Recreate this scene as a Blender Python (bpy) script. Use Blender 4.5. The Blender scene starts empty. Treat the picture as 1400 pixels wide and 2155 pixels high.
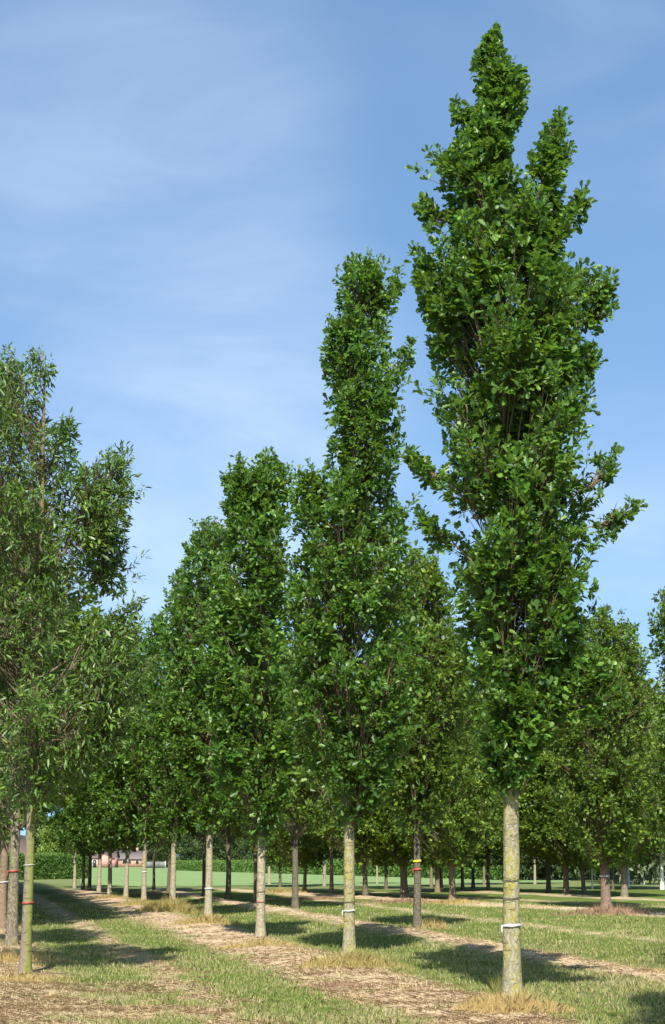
import bpy, math, random
import numpy as np
from mathutils import Vector

# ------------------------------------------------------------------ camera, sky, sun, exposure
S = bpy.context.scene
COL = S.collection
FPX, CX, CY, CAMZ = 3600.0, 700.0, 1077.5, 1.6
TH = math.atan(722.5 / FPX)
cam_d = bpy.data.cameras.new("camera"); cam = bpy.data.objects.new("camera", cam_d); COL.objects.link(cam)
cam_d.sensor_fit = 'VERTICAL'; cam_d.sensor_height = 24.0; cam_d.lens = FPX / 2155.0 * 24.0
cam_d.clip_start = 0.1; cam_d.clip_end = 5000
cam.location = (0, 0, CAMZ); cam.rotation_euler = (math.radians(90) + TH, 0, 0)
S.camera = cam
S.view_settings.view_transform = 'Standard'; S.view_settings.look = 'None'
S.view_settings.exposure = 1.15; S.view_settings.gamma = 1.0
SUN_EL, SUN_AZ = math.radians(46), math.radians(2)      # sun behind the camera, slightly to its left
sdir = Vector((-math.sin(SUN_AZ) * math.cos(SUN_EL), -math.cos(SUN_AZ) * math.cos(SUN_EL), math.sin(SUN_EL)))
sl = bpy.data.lights.new("sun", 'SUN'); sl.energy = 5.0; sl.angle = math.radians(0.5); sl.color = (1.0, 0.94, 0.84)
so = bpy.data.objects.new("sun", sl); COL.objects.link(so); so.rotation_euler = sdir.to_track_quat('Z', 'Y').to_euler()
W = bpy.data.worlds.new("World"); S.world = W; W.use_nodes = True
nt = W.node_tree; nt.nodes.clear()
def wn(t, **k):
    n = nt.nodes.new(t)
    for a, b in k.items(): setattr(n, a, b)
    return n
sky = wn('ShaderNodeTexSky', sky_type='NISHITA', sun_disc=False, sun_elevation=SUN_EL, sun_rotation=math.pi + SUN_AZ,
         altitude=0, air_density=1.0, dust_density=1.2, ozone_density=1.0)
tc = wn('ShaderNodeTexCoord')
skm = wn('ShaderNodeVectorMath', operation='ADD'); skm.inputs[1].default_value = (0, 0, .24)
skn = wn('ShaderNodeVectorMath', operation='NORMALIZE')
nt.links.new(tc.outputs['Generated'], skm.inputs[0]); nt.links.new(skm.outputs[0], skn.inputs[0]); nt.links.new(skn.outputs[0], sky.inputs[0])
def cirrus(scale, loc, rot, nscale, lo, hi, detail=6, dist=0.6):
    mp = wn('ShaderNodeMapping'); mp.inputs['Scale'].default_value = scale; mp.inputs['Location'].default_value = loc
    mp.inputs['Rotation'].default_value = rot
    nz = wn('ShaderNodeTexNoise'); nz.inputs['Scale'].default_value = nscale; nz.inputs['Detail'].default_value = detail
    nz.inputs['Distortion'].default_value = dist; nz.inputs['Roughness'].default_value = 0.55
    mr = wn('ShaderNodeMapRange', interpolation_type='SMOOTHERSTEP'); mr.inputs[1].default_value = lo; mr.inputs[2].default_value = hi
    nt.links.new(tc.outputs['Generated'], mp.inputs[0]); nt.links.new(mp.outputs[0], nz.inputs['Vector'])
    nt.links.new(nz.outputs[0], mr.inputs[0]); return mr.outputs[0]
c1 = cirrus((1, 1, 1.3), (0.55, 0.2, 0.05), (0, 0.5, 0), 2.3, 0.40, 0.72, 3, 0.3)
c2 = cirrus((1.2, 1, 3.6), (0.3, 0.1, 0.4), (0, -0.6, 0), 3.4, 0.25, 0.80, 7, 0.5)
mul = wn('ShaderNodeMath', operation='MULTIPLY'); nt.links.new(c1, mul.inputs[0]); nt.links.new(c2, mul.inputs[1])
def cloud_bank(px, py, r0, r1, amt):                            # a soft bank of cirrus in one quarter of the sky
    a_, b_ = (px - CX) / FPX, (CY - py) / FPX
    v = Vector((a_, math.cos(TH) - b_ * math.sin(TH), math.sin(TH) + b_ * math.cos(TH))).normalized()
    d = wn('ShaderNodeVectorMath', operation='DOT_PRODUCT'); nt.links.new(tc.outputs['Generated'], d.inputs[0]); d.inputs[1].default_value = v
    m = wn('ShaderNodeMapRange', interpolation_type='SMOOTHERSTEP'); nt.links.new(d.outputs['Value'], m.inputs[0])
    m.inputs[1].default_value = math.cos(math.radians(r1)); m.inputs[2].default_value = math.cos(math.radians(r0)); m.inputs[4].default_value = amt
    return m.outputs[0]
def wm(op, a, b):
    n = wn('ShaderNodeMath', operation=op)
    for i, v in enumerate((a, b)):
        if hasattr(v, 'links'): nt.links.new(v, n.inputs[i])
        else: n.inputs[i].default_value = v
    return n.outputs[0]
bank = wm('MAXIMUM', cloud_bank(430, 900, 0, 9.5, .36), wm('MAXIMUM', cloud_bank(230, 330, 0, 10, .24), cloud_bank(1380, 1450, 1, 12, .3)))
mul2 = wn('ShaderNodeMath', operation='ADD'); nt.links.new(wm('MULTIPLY', bank, wm('ADD', wm('MULTIPLY', c2, .75), .3)), mul2.inputs[0])
nt.links.new(wm('MULTIPLY', mul.outputs[0], .22), mul2.inputs[1])
mixc = wn('ShaderNodeMix', data_type='RGBA'); nt.links.new(mul2.outputs[0], mixc.inputs[0])
tint = wn('ShaderNodeMix', data_type='RGBA', blend_type='MULTIPLY'); tint.inputs[0].default_value = 1; tint.inputs[7].default_value = (.88, 1.07, 1.09, 1)
nt.links.new(sky.outputs[0], tint.inputs[6]); nt.links.new(tint.outputs[2], mixc.inputs[6]); mixc.inputs[7].default_value = (4.6, 5.1, 5.9, 1)
bg = wn('ShaderNodeBackground'); bg.inputs[1].default_value = 0.105
wo = wn('ShaderNodeOutputWorld'); nt.links.new(mixc.outputs[2], bg.inputs[0]); nt.links.new(bg.outputs[0], wo.inputs[0])

# ------------------------------------------------------------------ helpers
RNG = np.random.default_rng(7)
def hsh(ix, iy, iz):
    v = np.sin(ix * 127.1 + iy * 311.7 + iz * 74.7) * 43758.5453
    return v - np.floor(v)
def vnoise(x, y, z=0.0):
    x = np.asarray(x, float); y = np.asarray(y, float); z = np.asarray(z, float) + x * 0
    xi, yi, zi = np.floor(x), np.floor(y), np.floor(z); fx, fy, fz = x - xi, y - yi, z - zi
    fx, fy, fz = [f * f * (3 - 2 * f) for f in (fx, fy, fz)]
    r = 0
    for a in (0, 1):
        for b in (0, 1):
            for c in (0, 1):
                r = r + hsh(xi + a, yi + b, zi + c) * (fx if a else 1 - fx) * (fy if b else 1 - fy) * (fz if c else 1 - fz)
    return r
def macro(y): return -0.0045 * np.clip(np.asarray(y, float) - 80, 0, 333)
def rowu(x, y): return x + 0.211 * (y - 18.9) - 2.0           # sideways distance from the front row of oaks
def rowv(x, y): return x + 0.40 * (y - 50.5) - 8.1            # the same for the right-hand block
def gz(x, y):
    x = np.asarray(x, float); y = np.asarray(y, float); u = rowu(x, y)
    near = np.clip((110 - y) / 40, 0, 1) * np.clip((y + 40) / 20, 0, 1)
    r = 0.07 * np.exp(-((u + 0.5) / 0.7) ** 2) + 0.07 * np.exp(-((u + 5.4) / 0.8) ** 2) + 0.06 * np.exp(-((u - 3.4) / 0.45) ** 2)
    r = r + 0.035 * np.exp(-((u + 3.05) / 0.16) ** 2)
    r = r + 0.06 * np.exp(-(rowv(x, y) / 0.7) ** 2)
    n = 0.05 * (vnoise(x * .5, y * .5, 3) - .5) + 0.04 * (vnoise(x * 1.7, y * 1.7, 9) - .5) + 0.02 * (vnoise(x * 5, y * 5, 1) - .5)
    return macro(y) + near * (r + n)
def ray(px, py):
    a, b = (px - CX) / FPX, (CY - py) / FPX
    return np.array([a, math.cos(TH) - b * math.sin(TH), math.sin(TH) + b * math.cos(TH)])
def at(px, py):                                                # where the ground lies under a picture point
    d = ray(px, py); D = 1.6 / -d[2] * d[1]
    for _ in range(60): D = (float(macro(D)) - CAMZ) / d[2] * d[1]
    x = d[0] / d[1] * D
    return float(x), float(D)
def up(px, py, Y):                                             # the point at distance Y seen at px, py
    d = ray(px, py); t = Y / d[1]; return float(d[0] * t), float(CAMZ + d[2] * t)

def mat(name, build):
    m = bpy.data.materials.new(name); m.use_nodes = True; t = m.node_tree; t.nodes.clear()
    def N(ty, **k):
        n = t.nodes.new(ty)
        for a, b in k.items():
            if a.startswith('i_'): n.inputs[a[2:].replace('_', ' ')].default_value = b
            else: setattr(n, a, b)
        return n
    L = t.links.new
    o = N('ShaderNodeOutputMaterial'); L(build(N, L), o.inputs[0]); return m
def mixcol(N, L, f, a, b, blend='MIX'):
    n = N('ShaderNodeMix', data_type='RGBA', blend_type=blend)
    for i, v in ((0, f), (6, a), (7, b)):
        if hasattr(v, 'links'): L(v, n.inputs[i])
        else: n.inputs[i].default_value = v if i == 0 else (*v, 1)
    return n.outputs[2]
def mth(N, L, op, a, b=0.0, c=None, clamp=False):
    n = N('ShaderNodeMath', operation=op, use_clamp=clamp)
    for i, v in enumerate((a, b, c)):
        if v is None: continue
        if hasattr(v, 'links'): L(v, n.inputs[i])
        else: n.inputs[i].default_value = v
    return n.outputs[0]
def noise(N, L, vec, sc, det=4, rough=.55, lo=None, hi=None, dist=0.0):
    n = N('ShaderNodeTexNoise', i_Scale=sc, i_Detail=det, i_Roughness=rough, i_Distortion=dist)
    if vec is not None: L(vec, n.inputs['Vector'])
    if lo is None: return n.outputs[0]
    return smooth(N, L, n.outputs[0], lo, hi)
def smooth(N, L, v, lo, hi, to0=0.0, to1=1.0):
    m = N('ShaderNodeMapRange', interpolation_type='SMOOTHSTEP'); L(v, m.inputs[0])
    m.inputs[1].default_value = lo; m.inputs[2].default_value = hi
    m.inputs[3].default_value = to0; m.inputs[4].default_value = to1; return m.outputs[0]
def principled(N, L, col, rough=.7, spec=.3, bump=None, bstr=.4, bdist=.02):
    p = N('ShaderNodeBsdfPrincipled', i_Roughness=rough)
    if hasattr(col, 'links'): L(col, p.inputs['Base Color'])
    else: p.inputs['Base Color'].default_value = (*col, 1)
    p.inputs['Specular IOR Level'].default_value = spec
    if bump is not None:
        b = N('ShaderNodeBump', i_Strength=bstr, i_Distance=bdist); L(bump, b.inputs['Height']); L(b.outputs[0], p.inputs['Normal'])
    return p.outputs[0]

def leaf_mat(name, dark, mid, light, back, trans=.3, rough=.42, spec=.5):
    def b(N, L):
        at_ = N('ShaderNodeAttribute', attribute_name='rnd')
        r = N('ShaderNodeValToRGB'); e = r.color_ramp.elements
        e[0].color = (*dark, 1); e[1].color = (*light, 1); e[1].position = 1; x = e.new(.55); x.color = (*mid, 1)
        L(at_.outputs['Fac'], r.inputs[0])
        g = N('ShaderNodeNewGeometry')
        bc = mixcol(N, L, .4, r.outputs[0], back)
        c = mixcol(N, L, g.outputs['Backfacing'], r.outputs[0], bc)
        p = principled(N, L, c, rough, spec)
        tr = N('ShaderNodeBsdfTranslucent'); tc_ = mixcol(N, L, .55, c, (light[0] * 1.8, light[1] * 1.9, light[2] * .7)); L(tc_, tr.inputs[0])
        m = N('ShaderNodeMixShader'); m.inputs[0].default_value = trans; L(p, m.inputs[1]); L(tr.outputs[0], m.inputs[2])
        return m.outputs[0]
    return mat(name, b)
M = {}
M['oak'] = leaf_mat('oak_leaves', (.012, .042, .007), (.048, .120, .012), (.145, .245, .030), (.10, .15, .05), .31, .45, .4)
M['willow'] = leaf_mat('narrow_leaves', (.020, .052, .007), (.052, .115, .011), (.15, .23, .03), (.17, .21, .12), .22, .42, .4)
M['light'] = leaf_mat('light_leaves', (.018, .050, .006), (.064, .122, .010), (.17, .24, .024), (.10, .14, .05), .29, .5, .35)
M['far'] = leaf_mat('far_leaves', (.022, .045, .014), (.045, .080, .022), (.085, .13, .040), (.09, .12, .06), .25, .6, .3)
M['grey'] = leaf_mat('grey_green_leaves', (.06, .08, .04), (.10, .13, .07), (.16, .19, .10), (.17, .2, .13), .25, .6, .3)
M['hedge'] = leaf_mat('hedge_leaves', (.035, .085, .012), (.07, .145, .02), (.13, .22, .035), (.07, .12, .04), .2, .55, .3)
M['yellow'] = leaf_mat('yellow_green_leaves', (.08, .13, .02), (.13, .20, .03), (.2, .27, .05), (.14, .2, .06), .25, .6, .3)

def bark(name, base, second, third, sc=7.0, side=None, moss=(.50, .66)):
    def b(N, L):
        g = N('ShaderNodeTexCoord'); mp = N('ShaderNodeMapping'); L(g.outputs['Object'], mp.inputs[0])
        mp.inputs['Scale'].default_value = (1, 1, .55)
        v = mp.outputs[0]
        n1 = noise(N, L, v, sc, 6, .65, *moss); n2 = noise(N, L, v, sc * 5, 4, .6, .45, .62); n3 = noise(N, L, v, sc * 2.2, 3, .5, .55, .72)
        c = mixcol(N, L, n1, base, second); c = mixcol(N, L, mth(N, L, 'MULTIPLY', n2, .85), c, third)
        if side:
            sx = N('ShaderNodeSeparateXYZ'); L(g.outputs['Object'], sx.inputs[0])
            f = smooth(N, L, mth(N, L, 'ADD', sx.outputs[0], mth(N, L, 'MULTIPLY', n3, .03)), -.03, .05); c = mixcol(N, L, mth(N, L, 'MULTIPLY', f, .85), c, side)
        mp2 = N('ShaderNodeMapping'); L(g.outputs['Object'], mp2.inputs[0]); mp2.inputs['Scale'].default_value = (1.2, 1.2, 6)
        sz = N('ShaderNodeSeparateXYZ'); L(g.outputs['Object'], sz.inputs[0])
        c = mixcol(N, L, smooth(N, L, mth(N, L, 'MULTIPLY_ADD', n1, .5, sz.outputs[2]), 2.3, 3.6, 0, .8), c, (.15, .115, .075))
        crk = noise(N, L, mp2.outputs[0], 5, 4, .6, .60, .70)      # thin horizontal cracks and scars
        c = mixcol(N, L, mth(N, L, 'MULTIPLY', crk, .55), c, tuple(q * .35 for q in base))
        h = mth(N, L, 'SUBTRACT', mth(N, L, 'ADD', noise(N, L, v, sc * 6, 5, .7), n3), crk)
        return principled(N, L, c, .9, .15, h, .8, .012)
    return mat(name, b)
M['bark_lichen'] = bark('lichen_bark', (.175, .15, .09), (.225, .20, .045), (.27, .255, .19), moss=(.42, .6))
M['bark_pale'] = bark('pale_bark', (.22, .18, .12), (.24, .23, .08), (.31, .29, .22), moss=(.5, .7))
M['bark_tan'] = bark('tan_bark', (.15, .105, .07), (.13, .11, .06), (.21, .16, .11))
M['bark_dark'] = bark('dark_bark', (.085, .07, .05), (.075, .08, .04), (.14, .12, .09))
M['bark_green'] = bark('algae_bark', (.155, .12, .095), (.13, .13, .05), (.19, .16, .13), side=(.145, .165, .03))
M['bark_rough'] = bark('gnarled_bark', (.11, .09, .065), (.15, .15, .06), (.22, .19, .13))
M['bark_red'] = bark('reddish_bark', (.13, .085, .065), (.10, .08, .05), (.22, .16, .13))
M['bark_birch'] = bark('birch_bark', (.6, .58, .52), (.4, .38, .33), (.7, .7, .66))
M['twig'] = bark('branch_bark', (.17, .13, .09), (.15, .14, .08), (.26, .22, .17), 12)
def flat(name, col, rough=.6): M[name] = mat(name, lambda N, L: principled(N, L, mixcol(N, L, noise(N, L, N('ShaderNodeTexCoord').outputs['Object'], 9, 3), tuple(c * .8 for c in col), col), rough, .3))
flat('tape_white', (.46, .46, .44), .6); flat('tape_red', (.32, .05, .04), .6); flat('tape_yellow', (.85, .62, .03), .5)
flat('wire', (.06, .05, .045), .6); flat('roof_brown', (.13, .095, .085), .8); flat('roof_grey', (.17, .14, .14), .8)
flat('render_white', (.7, .68, .64), .7); flat('pane', (.03, .035, .04), .15); flat('fence_grey', (.13, .14, .13), .8); flat('wood', (.2, .14, .09), .8)
def brickm(name, a, b2):
    def b(N, L):
        t = N('ShaderNodeTexBrick', i_Scale=4.0); t.inputs['Color1'].default_value = (*a, 1); t.inputs['Color2'].default_value = (*b2, 1)
        t.inputs['Mortar'].default_value = (.45, .4, .36, 1); mp = N('ShaderNodeMapping'); L(N('ShaderNodeTexCoord').outputs['Object'], mp.inputs[0]); mp.inputs['Rotation'].default_value = (math.radians(90), 0, 0); L(mp.outputs[0], t.inputs[0]); t.inputs['Mortar Size'].default_value = .012; return principled(N, L, t.outputs[0], .85, .2)
    return mat(name, b)
M['brick_pink'] = brickm('pink_brick', (.42, .20, .16), (.36, .16, .13)); M['brick_orange'] = brickm('orange_brick', (.36, .17, .11), (.30, .14, .09))

def raw_mesh(name, V, loops, starts, mats, rnd=None, smooth_=False, extra=None):
    me = bpy.data.meshes.new(name)
    V = np.asarray(V, np.float32); loops = np.asarray(loops, np.int32); starts = np.asarray(starts, np.int32)
    me.vertices.add(len(V)); me.vertices.foreach_set('co', V.ravel())
    me.loops.add(len(loops)); me.loops.foreach_set('vertex_index', loops)
    me.polygons.add(len(starts)); me.polygons.foreach_set('loop_start', starts)
    if smooth_: me.polygons.foreach_set('use_smooth', np.ones(len(starts), bool))
    for k, v in (('rnd', rnd), ) + tuple((extra or {}).items()):
        if v is not None:
            a = me.attributes.new(k, 'FLOAT', 'FACE'); a.data.foreach_set('value', np.asarray(v, np.float32))
    me.update(calc_edges=True); me.validate()
    for m in mats: me.materials.append(m)
    return me
def obj(name, me, parent=None, loc=(0, 0, 0)):
    o = bpy.data.objects.new(name, me); COL.objects.link(o); o.location = loc
    if parent is not None: o.parent = parent
    return o
def tag(o, label=None, cat=None, group=None, kind=None):
    for k, v in (('label', label), ('category', cat), ('group', group), ('kind', kind)):
        if v: o[k] = v
    return o
def grid_faces(nr, nc, wrap=False):
    r = np.arange(nr - 1)[:, None]; c = np.arange(nc if wrap else nc - 1)[None, :]; c2 = (c + 1) % nc
    f = np.stack([r * nc + c, r * nc + c2, (r + 1) * nc + c2, (r + 1) * nc + c], -1).reshape(-1, 4); return f
class MB:                                                       # collects quads and tris
    def __init__(s): s.V = []; s.L = []; s.S = []; s.nv = 0; s.nl = 0
    def add(s, V, F):
        V = np.asarray(V, float); F = np.asarray(F)
        s.V.append(V); s.L.append((F + s.nv).ravel()); s.S.append(np.arange(len(F)) * F.shape[1] + s.nl)
        s.nv += len(V); s.nl += F.size
    def tube(s, P, R, n=6, cap=True):
        P = np.asarray(P, float); R = np.asarray(R, float)
        T = np.gradient(P, axis=0); T /= np.linalg.norm(T, axis=1)[:, None] + 1e-9
        ref = np.where(np.abs(T[:, 2:3]) > .9, np.array([[1., 0, 0]]), np.array([[0, 0, 1.]]))
        A = np.cross(T, ref); A /= np.linalg.norm(A, axis=1)[:, None] + 1e-9; B = np.cross(T, A)
        a = np.arange(n) / n * 2 * np.pi
        rr = R[:, None, None] if R.ndim == 1 else R[:, :, None]
        V = P[:, None] + rr * (np.cos(a)[None, :, None] * A[:, None] + np.sin(a)[None, :, None] * B[:, None])
        s.add(V.reshape(-1, 3), grid_faces(len(P), n, True)[:, ::-1])
    def box(s, c, d, rz=0.0):
        x, y, z = [q / 2 for q in d]
        V = np.array([[i * x, j * y, k * z] for k in (-1, 1) for j in (-1, 1) for i in (-1, 1)])
        V = V @ np.array([[math.cos(rz), math.sin(rz), 0], [-math.sin(rz), math.cos(rz), 0], [0, 0, 1]]) + np.array(c)
        s.add(V, [[0, 2, 3, 1], [4, 5, 7, 6], [0, 1, 5, 4], [2, 6, 7, 3], [0, 4, 6, 2], [1, 3, 7, 5]])
    def mesh(s, name, mats, smooth_=True): return raw_mesh(name, np.concatenate(s.V), np.concatenate(s.L), np.concatenate(s.S), mats, smooth_=smooth_)

# ------------------------------------------------------------------ leaves
def shape(kind):                                               # half outline: (along, across); mirrored about the midrib
    if kind == 'oak': h = [(.0, .04), (.22, .15), (.30, .10), (.45, .26), (.55, .17), (.72, .34), (.80, .22), (.93, .20)]
    elif kind == 'oak_low': h = [(.2, .14), (.5, .27), (.6, .17), (.8, .30)]
    elif kind == 'narrow': h = [(.25, .12), (.6, .13)]
    else: h = [(.45, .30)]
    return h
def leaves(rng, base, dirn, nrm, size, kind, rnd):
    """base/dirn/nrm (n,3), size (n), rnd (n) -> verts, loops, starts, face rnd"""
    n = len(base); h = shape(kind); m = len(h)
    d = dirn / (np.linalg.norm(dirn, axis=1)[:, None] + 1e-9)
    nn = nrm - (nrm * d).sum(1)[:, None] * d; nn /= np.linalg.norm(nn, axis=1)[:, None] + 1e-9
    sd = np.cross(d, nn)
    U = np.array([0.0] + [a for a, _ in h] + [1.0] + [a for a, _ in h]); Vv = np.array([0.0] + [b for _, b in h] + [0.0] + [-b for _, b in h])
    fold = rng.uniform(.0, .55, n)[:, None]; curl = rng.uniform(-.35, .1, n)[:, None]
    sz = size[:, None]
    P = base[:, None, :] + d[:, None, :] * (sz * U)[..., None] + sd[:, None, :] * (sz * Vv)[..., None] \
        + nn[:, None, :] * (sz * (fold * np.abs(Vv)[None] + curl * (U ** 2)[None]))[..., None]
    k = 2 * m + 2
    right = [0] + list(range(1, m + 1)) + [m + 1]; left = [0, m + 1] + list(range(2 * m + 1, m + 1, -1))
    pat = np.array(right[::-1] + left[::-1][0:0] + [])          # right half, reversed to face the normal
    pat = np.concatenate([np.array(right), np.array(left)])
    L = (np.arange(n)[:, None] * k + pat[None]).ravel()
    ln = m + 2; st = np.arange(2 * n) * ln
    return P.reshape(-1, 3), L, st, np.repeat(rnd, 2)

def crown_mesh(name, rng, lobes, axis, zt, nspray, ntuft, nleaf, size, kind, mm, rise=1.2, spr=(.17, .32), gap=.34, droop=.0, bz=None, nrm_up=.7, brn=1.0, clump=1.9, sprig=.75, side=1.15, fit=.84):
    """lobes: list of (zs, cx, hw, dy, kd): centreline and half width by height (metres, local), depth offset, depth ratio.
    Leaf tufts on sprays spread through the lobes' volume; a branch runs from the trunk to each spray."""
    T = []; D = []; RN = []; FR = []; br = MB()
    vol = [np.trapz(np.maximum(hw, .05) ** 1.3, zs) for zs, cx, hw, dy, kd in lobes]
    tot = sum(vol); sprays = []
    for (zs, cx, hw, dy, kd), v in zip(lobes, vol):
        big = zs[-1] - zs[0] > 3; n = max(4, int(round(nspray * v / tot * (1 if big else side))))
        zz = np.linspace(zs[0], zs[-1], 200); w = np.maximum(np.interp(zz, zs, hw), .26 if big else .05); cdf = np.cumsum(w) / w.sum()
        ker = np.ones(25) / 25; hs = np.convolve(np.pad(np.interp(zz, zs, hw), 12, 'edge'), ker, 'valid')
        i = 0; tries = 0; stem = None
        if not big:                                             # one curved limb carries the whole side lobe
            e = np.array([cx[0] * .85, dy * .85, zs[0] + .05]); z0 = max(zs[0] - .5 * abs(cx[0]) - .1, (bz or 0) + .1)
            s0 = np.array([np.interp(z0, *axis[:2]), np.interp(z0, axis[0], axis[2]), z0]); t_ = np.linspace(0, 1, 8)[:, None]
            m_ = s0 * .45 + e * .55 + np.array([0, 0, -.12]) + rng.normal(0, .05, 3)
            top = np.array([np.interp(zs[-1] * .4 + zs[0] * .6, zs, cx), dy, zs[-1] * .4 + zs[0] * .6])
            br.tube(np.concatenate([(1 - t_) ** 2 * s0 + 2 * t_ * (1 - t_) * m_ + t_ ** 2 * e, [top]]), np.linspace(.021, .008, 9), 5); stem = (e, top)
        while i < n and tries < n * 40:
            tries += 1
            z = np.interp((tries * .618034 + rng.random() * .02) % 1, cdf, zz); ph = rng.random() * 2 * np.pi
            rad = np.clip(rng.beta(2.6, 1.15), 0, 1)
            a = np.interp(z, zs, hw); b = np.interp(z, zz, hs) * kd
            sx_ = rng.uniform(*spr)
            ins = max(.0, 1 - sx_ * .72 / max(a, .1))
            x = np.interp(z, zs, cx) + math.cos(ph) * rad * a * ins; y = dy + math.sin(ph) * rad * b * max(.3, ins)
            if vnoise(x * clump * 1.6 + 7, y * clump * 1.6 + 3, z * clump * 1.1 + len(name)) < (gap if big and a > .42 else 0): continue
            sprays.append((x, y, z, min(sx_, a * .7 + .04) * (1 if big else .8), zs, cx, hw, dy, zz, stem)); i += 1
    for (x, y, z, sx_, zs, cx, hw, dy, zz, stem) in sprays:
        c = np.array([x, y, z]); ax = np.interp(z, *axis[:2]), np.interp(z, axis[0], axis[2])
        o = np.array([x - ax[0], y - ax[1], 0]); ro = np.linalg.norm(o)
        on = o / (ro + 1e-6); z0 = max(z - rise * (.35 + ro) * rng.uniform(.6, 1.1), bz if bz is not None else zs[0] - .1)
        z0 = min(z0, z - .05)
        p0 = np.array([np.interp(z0, *axis[:2]), np.interp(z0, axis[0], axis[2]), z0])
        if stem is not None: p0 = stem[0] + (stem[1] - stem[0]) * rng.random() * .8; o = c - p0; z0 = p0[2]
        t = np.linspace(0, 1, 6)[:, None]
        mid = p0 + o * np.array([.5, .5, 0 if stem is not None else .5]) + np.array([0, 0, (z - z0) * .30]) + rng.normal(0, .05, 3)
        P = (1 - t) ** 2 * p0 + 2 * t * (1 - t) * mid + t ** 2 * (c + np.array([0, 0, sx_ * .8]))
        rb = brn * (.007 + .007 * ro) * rng.uniform(.7, 1.3)
        br.tube(P, np.linspace(rb, rb * .25, 6), 4)
        sr = rng.random(); bdir = P[-1] - P[-3]; bdir /= np.linalg.norm(bdir) + 1e-9
        nt_ = max(2, int(ntuft * rng.uniform(.7, 1.3) * min(1, .45 + sx_ * 2.2)))
        q = rng.normal(0, 1, (nt_, 3)); q /= np.linalg.norm(q, axis=1)[:, None]; q *= rng.random((nt_, 1)) ** .4
        tp = c + q * np.array([sx_, sx_, sx_ * 1.75])
        td = q * np.array([1, 1, .8]) + on * .35 + np.array([0, 0, .45 - droop])
        T.append(tp); D.append(td); RN.append(np.full(nt_, sr)); FR.append(np.zeros(nt_, bool))
        if ro > .25 and rng.random() < sprig:                    # an upright sprig that breaks the outline
            sd_ = on * rng.uniform(.1, .8) + np.array([0, 0, 1.0]) + rng.normal(0, .2, 3); sd_ /= np.linalg.norm(sd_); ln = sx_ * rng.uniform(1.0, 1.9)
            q0 = c + on * sx_ * .5; m3 = 3; sp = q0 + sd_ * (np.linspace(.45, 1, m3) * ln)[:, None] + rng.normal(0, .012, (m3, 3))
            br.tube([c, q0 + sd_ * ln * .4, sp[-1]], [rb * .4, rb * .3, rb * .1], 3)
            T.append(sp); D.append(np.tile(sd_ * 1.1, (m3, 1))); RN.append(np.full(m3, min(1, sr * .6 + .4))); FR.append(np.ones(m3, bool))
        for k in range(0, nt_, 2):
            if brn > .5: br.tube([P[3], (P[4] + tp[k]) / 2 + rng.normal(0, .02, 3), tp[k]], [rb * .45, rb * .3, rb * .12], 3)
    T = np.concatenate(T); D = np.concatenate(D); RN = np.concatenate(RN); FR = np.concatenate(FR)
    n = len(T) * nleaf; I = np.repeat(np.arange(len(T)), nleaf)
    dn = D[I] / (np.linalg.norm(D[I], axis=1)[:, None] + 1e-9) + rng.normal(0, .75, (n, 3)); dn[:, 2] -= droop
    dn /= np.linalg.norm(dn, axis=1)[:, None] + 1e-9
    base = T[I] + dn * rng.uniform(.0, .6, (n, 1)) * size + rng.normal(0, size * .28, (n, 3)) * np.where(FR[I], .45, 1)[:, None]
    nr = np.array([0, 0, nrm_up]) + D[I] * .35 + rng.normal(0, .55, (n, 3))
    sz = size * rng.uniform(.5, 1.4, n) * np.where(FR[I], .8, 1)
    rn = np.clip(.45 * RN[I] + .55 * rng.random(n) ** 1.3, 0, 1)
    sz *= np.clip(.62 + .9 * np.interp(base[:, 2], lobes[0][0], lobes[0][2]), .6, 1)   # smaller leaves on the thin leading shoots
    # keep the outline: drop leaves that stick out of every lobe
    keep = FR[I] & (rng.random(n) < .7); tip = base + dn * sz[:, None] * .6
    for (zs, cx, hw, dy, kd) in lobes:
        w = np.interp(tip[:, 2], zs, hw) * (fit + .28 * vnoise(tip[:, 2] * 3.5, np.sign(tip[:, 0]) * 5 + .5, zs[0])) + .03
        ins = (np.abs(tip[:, 0] - np.interp(tip[:, 2], zs, cx)) < w) & (tip[:, 2] > zs[0] - .12) & (tip[:, 2] < zs[-1] + .05)
        keep |= ins
    V, L, st, fr = leaves(rng, base[keep], dn[keep], nr[keep], sz[keep], kind, rn[keep])
    return raw_mesh(name, V, L, st, [mm], rnd=fr), br.mesh(name + '_b', [M['twig']])

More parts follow.
